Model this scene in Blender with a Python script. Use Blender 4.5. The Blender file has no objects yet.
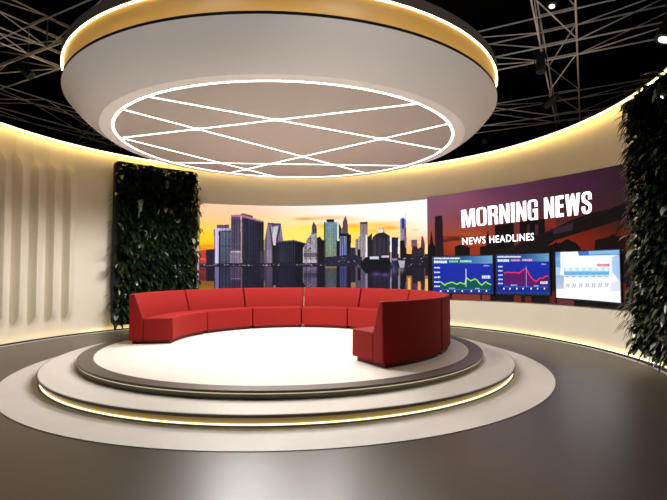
import bpy, math, random
import numpy as np
from mathutils import Vector, Matrix
random.seed(7)
sc = bpy.context.scene
COL = sc.collection
R = math.radians
CAMH = 1.43; FPX = 467.6; PITCH = .0441; ROLL = .0014
CX, CY = -.766, 7.933            # centre of the stage and of the canopy
WX, WY, RW = -.809, 7.803, 5.811 # centre and radius of the curved wall
ZW = 4.28
SX, SY = -.74, 8.13              # centre of the sofa ring

# ------------------------------------------------------------------ helpers
def lin(c, a=1.0):
    return tuple(((v/255)/12.92 if v/255 <= .04045 else ((v/255+.055)/1.055)**2.4) for v in c)+(a,)

def mat(name, rgb, rough=.5, metal=0, spec=.5, emit=None, strength=0, coat=0, noise=0, nscale=8, bump=0, bscale=60, attr=None):
    m = bpy.data.materials.new(name); m.use_nodes = True
    nt = m.node_tree; b = nt.nodes['Principled BSDF']
    c = lin(rgb)
    b.inputs['Base Color'].default_value = c
    b.inputs['Roughness'].default_value = rough
    b.inputs['Metallic'].default_value = metal
    b.inputs['Specular IOR Level'].default_value = spec
    b.inputs['Coat Weight'].default_value = coat
    tc = nt.nodes.new('ShaderNodeTexCoord')
    if noise:
        n = nt.nodes.new('ShaderNodeTexNoise'); n.inputs['Scale'].default_value = nscale; n.inputs['Detail'].default_value = 4
        nt.links.new(tc.outputs['Object'], n.inputs['Vector'])
        r = nt.nodes.new('ShaderNodeValToRGB')
        r.color_ramp.elements[0].position = .3; r.color_ramp.elements[1].position = .7
        r.color_ramp.elements[0].color = tuple(v*(1-noise) for v in c[:3])+(1,)
        r.color_ramp.elements[1].color = tuple(min(1, v*(1+noise)) for v in c[:3])+(1,)
        nt.links.new(n.outputs['Fac'], r.inputs['Fac']); nt.links.new(r.outputs['Color'], b.inputs['Base Color'])
    if bump:
        n = nt.nodes.new('ShaderNodeTexNoise'); n.inputs['Scale'].default_value = bscale
        nt.links.new(tc.outputs['Object'], n.inputs['Vector'])
        bp = nt.nodes.new('ShaderNodeBump'); bp.inputs['Strength'].default_value = bump; bp.inputs['Distance'].default_value = .005
        nt.links.new(n.outputs['Fac'], bp.inputs['Height']); nt.links.new(bp.outputs['Normal'], b.inputs['Normal'])
    if emit:
        b.inputs['Emission Color'].default_value = lin(emit); b.inputs['Emission Strength'].default_value = strength
    if attr:
        a = nt.nodes.new('ShaderNodeAttribute'); a.attribute_name = attr
        if strength:
            nt.links.new(a.outputs['Color'], b.inputs['Emission Color']); b.inputs['Emission Strength'].default_value = strength
            b.inputs['Base Color'].default_value = (.01, .01, .01, 1)
        else:
            nt.links.new(a.outputs['Color'], b.inputs['Base Color'])
    return m

class MB:
    def __init__(s): s.v = []; s.f = []
    def add(s, v, f):
        o = len(s.v); s.v += [tuple(p) for p in v]; s.f += [tuple(i+o for i in q) for q in f]; return s
    def box(s, c, d, rot=None):
        pts = [Vector((x*d[0]/2, y*d[1]/2, z*d[2]/2)) for x in (-1, 1) for y in (-1, 1) for z in (-1, 1)]
        if rot: pts = [rot @ p for p in pts]
        c = Vector(c)
        return s.add([c+p for p in pts], [(0,1,3,2),(4,6,7,5),(0,4,5,1),(2,3,7,6),(0,2,6,4),(1,5,7,3)])
    def tube(s, a, b, r, n=6, r2=None):
        a = Vector(a); b = Vector(b); d = (b-a).normalized(); r2 = r if r2 is None else r2
        u = d.cross(Vector((0,0,1)) if abs(d.z) < .95 else Vector((1,0,0))).normalized(); w = d.cross(u)
        P = []
        for c, q in ((a, r), (b, r2)):
            for k in range(n):
                t = 2*math.pi*k/n; P.append(c+u*math.cos(t)*q+w*math.sin(t)*q)
        return s.add(P, [tuple((k, (k+1) % n, n+(k+1) % n, n+k)) for k in range(n)]+[tuple(range(n))[::-1], tuple(range(n, 2*n))])
    def revolve(s, prof, cx, cy, a0=0, a1=360, n=128, closed_prof=True, zoff=0):
        """prof: (r,z) points; revolved about (cx,cy) between the two angles"""
        full = abs(a1-a0) >= 359.99
        m = len(prof); N = n if full else n+1; V = []
        for k in range(N):
            t = R(a0+(a1-a0)*k/n); c, q = math.cos(t), math.sin(t)
            V += [(cx+r*c, cy+r*q, z+zoff) for r, z in prof]
        F = []
        pm = m if closed_prof else m-1
        for k in range(n):
            k2 = (k+1) % N
            for j in range(pm):
                j2 = (j+1) % m; F.append((k*m+j, k2*m+j, k2*m+j2, k*m+j2))
        if not full and closed_prof:
            F.append(tuple(range(m))[::-1]); F.append(tuple((N-1)*m+j for j in range(m)))
        return s.add(V, F)
    def build(s, name, material, parent=None, smooth=None, bevel=0, loc=None, **props):
        me = bpy.data.meshes.new(name)
        vs = s.v
        if loc is not None: vs = [(x-loc[0], y-loc[1], z-loc[2]) for x, y, z in vs]
        me.from_pydata(vs, [], s.f); me.update()
        import bmesh
        bm = bmesh.new(); bm.from_mesh(me); bmesh.ops.recalc_face_normals(bm, faces=bm.faces); bm.to_mesh(me); bm.free()
        o = bpy.data.objects.new(name, me); COL.objects.link(o)
        if material: me.materials.append(material)
        if loc is not None: o.location = loc
        if parent:
            o.parent = parent
            if loc is None: o.matrix_parent_inverse = Matrix.Translation(parent.location).inverted()
        if smooth:
            me.shade_smooth()
            me.set_sharp_from_angle(angle=R(smooth))
        if bevel:
            b = o.modifiers.new('bevel', 'BEVEL'); b.width = bevel; b.segments = 3; b.limit_method = 'ANGLE'; b.angle_limit = R(40)
            b.harden_normals = False
        for k, v in props.items(): o[k] = v
        return o

def empty(name, loc, label, cat, group=None):
    o = bpy.data.objects.new(name, None); COL.objects.link(o); o.location = loc; o.empty_display_size = .1
    o['label'] = label; o['category'] = cat
    if group: o['group'] = group
    return o

def struct(o): o['kind'] = 'structure'; return o

def cyl_pt(deg, z, r, cx=WX, cy=WY):
    return (cx+r*math.cos(R(deg)), cy+r*math.sin(R(deg)), z)

# the surveyed camera, used both ways: to copy marks from the photograph onto the curved screens
def project(X, Y, Z):
    Z = Z-CAMH; c, s = math.cos(PITCH), math.sin(PITCH)
    y = Y*c+Z*s; z = -Y*s+Z*c; u = X/y; v = z/y
    c, s = math.cos(ROLL), math.sin(ROLL)
    return 333.5+FPX*(c*u+s*v), 250-FPX*(-s*u+c*v)
def on_wall(x, y, r):
    u = (x-333.5)/FPX; v = (250-y)/FPX; c, s = math.cos(ROLL), math.sin(ROLL); u, v = c*u-s*v, s*u+c*v
    d = (u, math.cos(PITCH)-v*math.sin(PITCH), math.sin(PITCH)+v*math.cos(PITCH))
    a = d[0]**2+d[1]**2; b = -2*(d[0]*WX+d[1]*WY); q = WX**2+WY**2-r*r
    t = (-b+math.sqrt(b*b-4*a*q))/2/a
    return (d[0]*t, d[1]*t, d[2]*t+CAMH)
def on_wall_az(x, y, r=5.76):
    p = on_wall(x, y, r); return math.degrees(math.atan2(p[1]-WY, p[0]-WX)), p[2]

# ------------------------------------------------------------------ materials
M = {}
M['floor'] = mat('dark polished floor', (72,63,58), rough=.33, spec=.42, noise=.05, nscale=1.5)
M['inlay'] = mat('pale floor inlay', (222,214,208), rough=.5, noise=.02, nscale=3)
M['stage'] = mat('pale stage top', (230,223,214), rough=.35, noise=.015, nscale=3)
M['stage_white'] = mat('white stage top', (244,238,228), rough=.3)
M['dark_trim'] = mat('dark brown grey trim', (92,82,76), rough=.4)
M['black'] = mat('matt black', (10,9,9), rough=.6)
M['gold'] = mat('gold painted riser', (190,166,118), rough=.4, metal=.1)
M['wall'] = mat('warm white wall', (230,220,203), rough=.7, noise=.02, nscale=2)
M['canopy'] = mat('warm grey canopy', (226,219,214), rough=.6)
M['canopy_border'] = mat('pale canopy border', (244,240,236), rough=.6)
M['canopy_panel'] = mat('taupe canopy panel', (186,176,168), rough=.6)
M['void'] = mat('black ceiling void', (6,4,5), rough=.9, spec=.1)
M['truss'] = mat('grey truss tube', (214,208,208), rough=.5, metal=.2)
M['cove'] = mat('gold painted cove', (168,134,80), rough=.4)
M['stone'] = mat('taupe riser', (150,140,122), rough=.5)
M['red'] = mat('red upholstery', (134,21,18), rough=.75, spec=.2, bump=.15, bscale=300)
M['red_plinth'] = mat('dark red plinth', (96,22,24), rough=.7)
M['led_warm'] = mat('warm led', (255,236,180), emit=(255,236,172), strength=11)
M['led_wall'] = mat('wall top led', (255,220,140), emit=(255,220,136), strength=12.5)
M['led_base'] = mat('wall base led', (255,220,140), emit=(255,232,165), strength=4.5)
M['led_step'] = mat('step led', (255,220,140), emit=(255,242,190), strength=1.9)
M['led_dim'] = mat('dim led', (230,210,160), emit=(236,222,190), strength=.45)
M['led_white'] = mat('white led', (255,245,235), emit=(255,246,236), strength=5.5)
M['lens'] = mat('lit lens', (255,255,255), emit=(255,248,240), strength=2.5)
M['lens_off'] = mat('dark lens', (40,40,44), rough=.15)
M['backing'] = mat('dark plant backing', (16,20,14), rough=.9)
M['leaf'] = mat('leaf', (30,50,30), rough=.22, spec=.7, attr='tint')
M['bezel'] = mat('black bezel', (12,12,14), rough=.4)
M['screen'] = mat('lit skyline screen', (0,0,0), rough=.8, spec=0, attr='picture', strength=.88)
M['screen_dim'] = mat('lit headline screen', (0,0,0), rough=.8, spec=0, attr='picture', strength=.66)
M['headline'] = mat('white lit lettering', (240,235,240), emit=(255,246,250), strength=1.6)

# ------------------------------------------------------------------ shell
fl = MB().add([(-14,-3,0),(14,-3,0),(14,20,0),(-14,20,0)], [(0,1,2,3)]).build('floor', M['floor']); struct(fl)
ce = MB().add([(-14,-3,7.2),(14,-3,7.2),(14,20,7.2),(-14,20,7.2)], [(0,3,2,1)]).build('ceiling', M['void']); struct(ce)
for nm, a, b in (('wall_far', (14,20), (-14,20)), ('wall_near', (-14,-3), (14,-3)), ('wall_outer_left', (-14,20), (-14,-3)), ('wall_outer_right', (14,-3), (14,20))):
    struct(MB().add([(a[0],a[1],0),(b[0],b[1],0),(b[0],b[1],7.2),(a[0],a[1],7.2)], [(0,1,2,3)]).build(nm, M['void']))

TH = .12
struct(MB().revolve([(RW,0),(RW+TH,0),(RW+TH,ZW),(RW,ZW)], WX, WY, -26, 149, 150).build('wall_back', M['wall'], smooth=30))
# fluted stretch on the left
fw = MB(); n = 400; a0, a1 = 149, 188
def relief(a, z):
    """depth of the fins: a slow swell, then a sharp side turned to the front of the room"""
    t = ((a-153.3-.55) % 3.75)/3.75
    d = t/.84 if t < .84 else max(0, 1-(t-.84)/.16)
    d = .5*d+.5*d*d*(3-2*d)
    g = min(1, max(0, (a-150.5)/1.5))*min(1, max(0, (176-a)/2))
    h = min(1, max(0, (z-.28)/.25))*min(1, max(0, (3.85-z)/.3))
    return .19*d*g*h*h*(3-2*h)
n = 560; ZL = [0,.28,.36,.45,.53,1.2,2.2,3.0,3.35,3.45,3.55,3.65,3.75,3.85,ZW]; m_ = len(ZL)+2
for k in range(n+1):
    a = a0+(a1-a0)*k/n
    for z in ZL: fw.v.append(cyl_pt(a, z, RW-relief(a, z)))
    for z in (ZW, 0): fw.v.append(cyl_pt(a, z, RW+TH))
for k in range(n):
    for j in range(m_):
        j2 = (j+1) % m_; fw.f.append((k*m_+j, (k+1)*m_+j, (k+1)*m_+j2, k*m_+j2))
struct(fw.build('wall_left', M['wall'], smooth=40))
# lip on top of the wall with its strip light, base gap with its strip light, kerb and pale floor strip
struct(MB().revolve([(RW-.13,ZW),(RW+TH,ZW),(RW+TH,ZW+.02),(RW-.13,ZW+.02)], WX, WY, -26, 188, 180).build('trim_1', M['wall'], smooth=30))
struct(MB().revolve([(RW-.125,ZW-.022),(RW-.105,ZW-.022),(RW-.105,ZW),(RW-.125,ZW)], WX, WY, -26, 188, 180).build('trim_2', M['led_wall']))
struct(MB().revolve([(RW-.06,.003),(RW-.035,.003),(RW-.035,.014),(RW-.06,.014)], WX, WY, -26, 149, 150).revolve([(RW-.12,.003),(RW-.095,.003),(RW-.095,.014),(RW-.12,.014)], WX, WY, 149.3, 188, 50).build('trim_3', M['led_base']))
struct(MB().revolve([(RW-.23,0),(RW-.17,0),(RW-.17,.035),(RW-.23,.035)], WX, WY, -26, 188, 180).build('baseboard_back', M['black'], smooth=30))
struct(MB().revolve([(RW-.27,0),(RW-.235,0),(RW-.235,.012),(RW-.27,.012)], WX, WY, -26, 188, 180).build('trim_4', M['inlay'], smooth=30))
struct(MB().revolve([(0.01,0),(3.9,0),(3.9,.006),(0.01,.006)], -.717, 7.657, n=160).build('trim_5', M['inlay'], smooth=30))

# ------------------------------------------------------------------ stage
H1, H2 = .1215, .212
st = empty('round_platform', (CX, 7.84, .006), 'wide pale round lower platform with glowing gold riser on the dark floor', 'platform')
r1 = 3.523; cx1, cy1 = -.762, 7.84
MB().revolve([(.01,.09),(r1-.02,.09),(r1,.096),(r1,H1-.006),(r1-.006,H1),(.01,H1)], cx1, cy1, n=160).build('platform_deck', M['stage'], st, smooth=30)
MB().revolve([(.01,.007),(r1-.05,.007),(r1-.05,.0895),(.01,.0895)], cx1, cy1, n=160).build('riser', M['gold'], st, smooth=30)
MB().revolve([(r1+.003,.092),(r1+.006,.092),(r1+.006,H1-.004),(r1+.003,H1-.004)], cx1, cy1, n=160).build('edge_trim', M['dark_trim'], st, smooth=30)
MB().revolve([(r1-.049,.007),(r1-.006,.007),(r1-.006,.015),(r1-.049,.015)], cx1, cy1, n=160).build('shadow_gap_strip', M['dark_trim'], st, smooth=30)  # dark strip standing in for the shadow gap below the led
MB().revolve([(r1-.04,.016),(r1-.024,.016),(r1-.024,.025),(r1-.04,.025)], cx1, cy1, n=160).build('led_strip', M['led_step'], st, smooth=30)
st2 = empty('round_platform', (CX, CY, H1), 'smaller white round upper platform with dark border ring, under the red sofa', 'platform')
r2 = 3.125; rin = 2.919
MB().revolve([(.01,H1+.0007),(r2-.03,H1+.0007),(r2-.03,.185),(r2,.187),(r2,H2-.004),(r2-.004,H2),(rin,H2),(rin,H2-.01),(.01,H2-.01)], CX, CY, n=160).build('border_ring', M['dark_trim'], st2, smooth=30)
MB().revolve([(.01,H2-.009),(rin-.002,H2-.009),(rin-.002,H2),(.01,H2)], CX, CY, n=160).build('platform_deck', M['stage_white'], st2, smooth=30)
MB().revolve([(r2-.028,H1+.001),(r2-.004,H1+.001),(r2-.004,.172),(r2-.028,.172)], CX, CY, n=160).build('riser', M['stone'], st2, smooth=30)
MB().revolve([(r2-.029,.175),(r2-.006,.175),(r2-.006,.184),(r2-.029,.184)], CX, CY, n=160).build('led_strip', M['led_dim'], st2, smooth=30)

# ------------------------------------------------------------------ sofa
edges = [187.5, 150, 119, 88.6, 58.6, 29, -1, -31, -60]
names = [
 'leftmost red sofa module, its bare end face beside the left plant wall',
 'red sofa module second from left, below the purple slab tower on the screen',
 'red sofa module third from left, ending at the bright slit before the crowned tower',
 'red sofa module right of the bright slit, below the green tower on screen',
 'red sofa module fifth from left, its seat running behind the near end of the sofa',
 'red sofa module at far right bend, below where the two big screens meet',
 'red sofa module at the right bend seen from behind, in front of first chart display',
 'nearest red sofa module with its end face and dark red back towards us']
ri, ro = 1.96, 2.675
zb, zs, zt = .272, .645, 1.045
for i, lab in enumerate(names):
    aa, bb = edges[i+1], edges[i]
    g = math.degrees(.012/2.3)
    a, b = aa+g, bb-g; n = 12
    mid = R((a+b)/2)
    t = empty('sofa_module', (SX+2.3*math.cos(mid), SY+2.3*math.sin(mid), H2), lab, 'sofa', 'red modules of the curved sofa')
    MB().revolve([(ri,zb),(2.45,zb),(2.45,zs-.004),(2.3,zs-.002),(ri+.01,zs)], SX, SY, a, b, n).build('seat', M['red'], t, smooth=35, bevel=.018)
    MB().revolve([(2.453,zb),(ro,zb),(ro,zt),(ro-.085,zt),(2.453,zs)], SX, SY, a, b, n).build('backrest', M['red'], t, smooth=35, bevel=.018)
    MB().revolve([(ri+.06,H2+.001),(ro-.04,H2+.001),(ro-.04,zb-.001),(ri+.06,zb-.001)], SX, SY, a+1.4, b-1.4, n).build('plinth', M['red_plinth'], t, smooth=35)

# ------------------------------------------------------------------ canopy
ca = empty('ceiling_canopy', (CX, CY, 3.578), 'large round suspended canopy with glowing crossing lines and gold rim above the sofa', 'ceiling light')
RR, ZR, RF, ZF, RL = 3.383, 3.987, 2.917, 3.578, 2.7275
prof = [(RF,ZF)]
for k in range(1, 9):   # gently bowed flank
    t = k/8; prof.append((RF+(RR-RF)*t+.02*math.sin(math.pi*t), ZF+(ZR-ZF)*t-.03*math.sin(math.pi*t)))
MB().revolve([(RL-.02,ZF),(RF-.004,ZF),(RF-.004,ZF+.02),(RL-.02,ZF+.02)], CX, CY, n=160).build('underside_border', M['canopy_border'], ca, smooth=35)
MB().revolve([(RF-.003,ZF+.02)]+prof+[(RF-.003,ZR)], CX, CY, n=160).build('canopy_body', M['canopy'], ca, smooth=35)
MB().revolve([(.01,ZF+.0045),(RL-.022,ZF+.0045),(RL-.022,ZF+.05),(.01,ZF+.05)], CX, CY, n=160).build('underside_panel', M['canopy_panel'], ca, smooth=35)
MB().revolve([(RR-.16,ZR),(RR+.006,ZR),(RR+.006,ZR+.03),(RR-.16,ZR+.03)], CX, CY, n=160).build('rim_band', M['black'], ca, smooth=35)
cov = [(RR-.17,ZR+.03)]
for k in range(9):
    t = k/8; cov.append((RR-.14+.135*t**1.7, ZR+.03+(4.28-ZR-.03)*t))
MB().revolve(cov+[(RR-.25,4.28),(RR-.25,ZR+.03)], CX, CY, n=160).build('cove_wall', M['cove'], ca, smooth=40)
MB().revolve([(.01,4.281),(3.395,4.281),(3.395,4.41),(.01,4.41)], CX, CY, n=160).build('top_cap', M['dark_trim'], ca, smooth=35)
MB().revolve([(3.379,4.266),(3.393,4.266),(3.393,4.2805),(3.379,4.2805)], CX, CY, n=160).build('upper_led_strip', M['led_warm'], ca)
MB().revolve([(RR-.035,ZR+.0305),(RR-.02,ZR+.0305),(RR-.02,ZR+.039),(RR-.035,ZR+.039)], CX, CY, n=160).build('lower_led_strip', M['led_warm'], ca)
MB().revolve([(RL-.018,ZF-.0015),(RL+.018,ZF-.0015),(RL+.018,ZF-.0005),(RL-.018,ZF-.0005)], CX, CY, n=160).build('light_ring', M['led_white'], ca)
# (angle, offset) of the six straight lines across the underside
zl = ZF+.0018
nodes = []
LINES = [(31.3,-1.13),(161.3,1.29),(49.3,.38),(139.2,-.73),(56.2,1.96),(3.9,1.43)]
def line_pts(ang, off):
    d = Vector((math.cos(R(ang)), math.sin(R(ang)), 0)); nn = Vector((-d.y, d.x, 0))
    h = math.sqrt((RL-.022)**2-off*off); return nn*off-d*h, nn*off+d*h, d, nn
for i, (ang, off) in enumerate(LINES):
    p, q, d, nn = line_pts(ang, off); c = Vector((CX, CY, 0))+(p+q)/2
    rot = Matrix.Rotation(R(ang), 3, 'Z')
    b = MB().box((c.x, c.y, zl+.0003*i), ((q-p).length, .016, .0075), rot)
    # rounded webs where this line crosses an earlier one
    for j in range(i):
        a2, o2 = LINES[j]; d2 = Vector((math.cos(R(a2)), math.sin(R(a2)), 0)); n2 = Vector((-d2.y, d2.x, 0))
        det = d.x*d2.y-d.y*d2.x
        # solve nn.x=off, n2.x=o2
        det = nn.x*n2.y-nn.y*n2.x
        X = Vector(((off*n2.y-o2*nn.y)/det, (nn.x*o2-n2.x*off)/det, 0))
        if X.length > RL-.25: continue
        nodes.append(X)
        for s1 in (-1, 1):
            for s2 in (-1, 1):
                L = .15; A = X+d*L*s1; B = X+d2*L*s2; K = (A+B)/2*.25+X*.75
                pts = [X, A, X+(A-X)*.4+(B-X)*.12, X+(A-X)*.12+(B-X)*.4, B]
                o = Vector((CX, CY, zl+.0003*i))
                V = [o+P+Vector((0,0,-.0035)) for P in pts]+[o+P+Vector((0,0,.0015)) for P in pts]
                b.add(V, [(0,1,2,3,4),(9,8,7,6,5)]+[(k, k+5, (k+1) % 5+5, (k+1) % 5) for k in range(5)])
    b.build('light_bar', M['led_white'], ca)
# added lamps just under the bar crossings, to light the stage
for X in nodes:
    L = bpy.data.lights.new('stage_fill_lamp', 'SPOT'); L.energy = 980/len(nodes); L.color = (1,.975,.945); L.spot_size = R(168); L.spot_blend = .38; L.shadow_soft_size = .02
    o = bpy.data.objects.new('stage_fill_lamp', L); COL.objects.link(o); o.parent = ca; o.location = (X.x, X.y, -.03)
for a in (30, 120, 210, 300):
    x, y = CX+2.2*math.cos(R(a)), CY+2.2*math.sin(R(a))
    MB().tube((x,y,4.411), (x,y,7.18), .008).build('suspension_cable', M['truss'], ca)

# ------------------------------------------------------------------ trusses
U = Vector((.474,.8805,0)); V = Vector((.8805,-.474,0))
UJ = [(4.3+3.75*k, 4.85+3.75*k) for k in range(-1, 4)]; VJ = [(-.56+3.75*k, -.04+3.75*k) for k in range(-3, 3)]
ZB, ZT, TR = 5.0, 5.5, .0125
def truss(label, D, W, w0, w1, s0, s1, joints, dz=0):
    """box truss along D, its chords at w0 and w1 along W"""
    P = lambda s, w, z: D*s+W*w+Vector((0,0,z+dz))
    c = P((s0+s1)/2, (w0+w1)/2, ZB)
    t = empty('lighting_truss', tuple(c), label, 'truss', 'black and grey trusses over the studio')
    for w in (w0, w1):
        for z in (ZB, ZT): MB().tube(P(s0,w,z), P(s1,w,z), TR).build('chord', M['truss'], t, smooth=60)
    lc = MB(); knots = [s0]
    js = [j for j in joints if j[0] > s0+.3 and j[1] < s1-.3]
    r = TR*.8
    for j0, j1 in js:
        for s in (j0, j1):
            for w in (w0, w1): lc.tube(P(s,w,ZB), P(s,w,ZT), r, 5)
            for z in (ZB, ZT): lc.tube(P(s,w0,z), P(s,w1,z), r, 5)
    spans = []; e = s0
    for j0, j1 in js: spans.append((e, j0)); e = j1
    spans.append((e, s1))
    for a, b in spans:
        m = (a+b)/2
        if b-a < 2.2:
            lc.tube(P(a,w0,ZB), P(b,w1,ZB), r, 5); lc.tube(P(a,w0,ZB), P(b,w0,ZT), r, 5); continue
        for z in (ZB, ZT): lc.tube(P(a,w1,z), P(m,w0,z), r, 5); lc.tube(P(m,w0,z), P(b,w1,z), r, 5)
        for w in (w0, w1): lc.tube(P(a,w,ZB), P(m,w,ZT), r, 5); lc.tube(P(m,w,ZT), P(b,w,ZB), r, 5)
    lc.build('lacing', M['truss'], t, smooth=60)
for k, lab in ((0, 'truss running away from us at the far left, crossing above the left wall'), (1, 'truss running away from us in the upper left corner of the ceiling'), (3, 'truss running away from us at upper right, beside the canopy')):
    truss(lab, U, V, VJ[k][0], VJ[k][1], 1.2, 14.0, UJ, .03)
for k, lab in ((1, 'nearest crosswise truss, seen left of the canopy at the picture corner'), (2, 'crosswise truss carrying the small spotlight right of the canopy'), (3, 'farthest crosswise truss, low above the back wall right of the canopy')):
    truss(lab, V, U, UJ[k][0], UJ[k][1], -12.6, 5.6, VJ)

# ------------------------------------------------------------------ spotlights
def spot(pos, aim, s, label, power=0, blend=.5, size=60, lit=None, hang=ZB):
    pos = Vector(pos); d = (Vector(aim)-pos).normalized()
    t = empty('stage_spotlight', tuple(pos), label, 'spotlight', 'spotlights hung from the trusses')
    rot = d.to_track_quat('-Z', 'Y').to_matrix()
    T = lambda p: pos+rot @ Vector(p)
    MB().tube(T((0,0,.16*s)), T((0,0,-.14*s)), .075*s, 20, .082*s).tube(T((0,0,.24*s)), T((0,0,.161*s)), .05*s, 20, .07*s).build('can', M['black'], t, smooth=40)
    MB().tube(T((0,0,-.1402*s)), T((0,0,-.145*s)), .045*s, 20).build('lens', M['lens' if power and lit is None else 'lens_off'], t, smooth=40)
    top = pos+Vector((0,0,.36*s)); yk = MB()
    for q in (-1, 1):
        side = T((q*.1*s,0,.03*s)); yk.tube(side, T((q*.082*s,0,.03*s)), .012*s); yk.tube(side, (side.x, side.y, top.z), .009*s)
    yk.tube((T((.1*s,0,0)).x, T((.1*s,0,0)).y, top.z), (T((-.1*s,0,0)).x, T((-.1*s,0,0)).y, top.z), .009*s)
    yk.build('yoke', M['black'], t, smooth=40)
    if top.z < hang: MB().tube(top+Vector((0,0,.01)), (top.x, top.y, hang), .014).build('hanger', M['black'], t, smooth=40)
    if power:
        L = bpy.data.lights.new('lamp', 'SPOT'); L.energy = power; L.color = (1,.9,.8); L.spot_size = R(size); L.spot_blend = blend; L.shadow_soft_size = .06
        o = bpy.data.objects.new('lamp', L); COL.objects.link(o); o.parent = t; o.location = tuple(d*.17*s)
        o.rotation_euler = d.to_track_quat('-Z', 'Y').to_euler()
def at_uv(u, v, z): p = U*u+V*v; return (p.x, p.y, z)
spot(at_uv(8.06,-.56,4.72), (3.0,6.6,0), .9, 'small black spotlight with lit lens at the truss crossing right of canopy')
spot(at_uv(6.75,-.30,5.04), (1.5,5.0,0), .8, 'small spotlight with white lens at the top edge, right of canopy', 60)
spot(at_uv(10.2,-.56,4.80), (0.9,13.0,1.5), .9, 'sideways tilted black spotlight on the truss above the back wall')
spot(at_uv(7.42,1.07,4.66), (2.2,6.5,0), 1.5, 'large black spotlight at the upper right edge of the picture', 60)
spot(at_uv(11.95,-2.1,4.70), (-.7,8,0), .9, 'small unlit looking can just right of the canopy, low over the wall')
spot(at_uv(4.4,-8.3,4.82), (-.2,7.7,.2), .9, 'black spotlight on the truss left of the canopy', 620, blend=.9, size=62, lit=False)  # lens stays dark; its lamp is added to brighten the stage
spot(at_uv(7.6,-10.2,4.78), (-3,6.5,0), .9, 'small black can on the far truss above the left plant wall')

# ------------------------------------------------------------------ pictures on the screens
def inpoly(px, py, poly):
    ins = np.zeros(px.shape, bool); n = len(poly); j = n-1
    for i in range(n):
        xi, yi = poly[i]; xj, yj = poly[j]
        if yi != yj:
            c = ((yi > py) != (yj > py)) & (px < (xj-xi)*(py-yi)/(yj-yi)+xi); ins ^= c
        j = i
    return ins
class Canvas:
    def __init__(s, px, py): s.x = px; s.y = py; s.c = np.zeros(px.shape+(3,))
    def poly(s, pts, c, a=1.0, c2=None, y0=None, y1=None):
        m = inpoly(s.x, s.y, pts); s._put(m, c, a, c2, min(p[1] for p in pts) if y0 is None else y0, max(p[1] for p in pts) if y1 is None else y1)
    def rect(s, x0, y0, x1, y1, c, a=1.0, c2=None): s._put((s.x >= x0) & (s.x < x1) & (s.y >= y0) & (s.y < y1), c, a, c2, y0, y1)
    def _put(s, m, c, a, c2, y0, y1):
        c = np.array(c, float)
        if c2 is not None:
            t = np.clip((s.y[m]-y0)/(y1-y0), 0, 1)[:, None]; c = c*(1-t)+np.array(c2, float)*t
        s.c[m] = s.c[m]*(1-a)+c*a
    def blob(s, cx, cy, rx, ry, c, a=1.0):
        w = a*np.exp(-(((s.x-cx)/rx)**2+((s.y-cy)/ry)**2))[..., None]; s.c = s.c*(1-w)+np.array(c, float)*w
    def line(s, pts, w, c, a=1.0):
        for (x0, y0), (x1, y1) in zip(pts, pts[1:]):
            dx, dy = x1-x0, y1-y0; L = dx*dx+dy*dy+1e-9
            t = np.clip(((s.x-x0)*dx+(s.y-y0)*dy)/L, 0, 1); d = np.hypot(s.x-x0-t*dx, s.y-y0-t*dy)
            k = (np.clip((w-d)/(w*.6), 0, 1)*a)[..., None]; s.c = s.c*(1-k)+np.array(c, float)*k
    def stripes(s, x0, y0, x1, y1, per, c, a):
        m = (s.x >= x0) & (s.x < x1) & (s.y >= y0) & (s.y < y1); w = np.zeros(s.x.shape); w[m] = a*(.5+.5*np.sin(2*np.pi*s.x[m]/per))
        s.c = s.c*(1-w[..., None])+np.array(c, float)*w[..., None]

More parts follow.
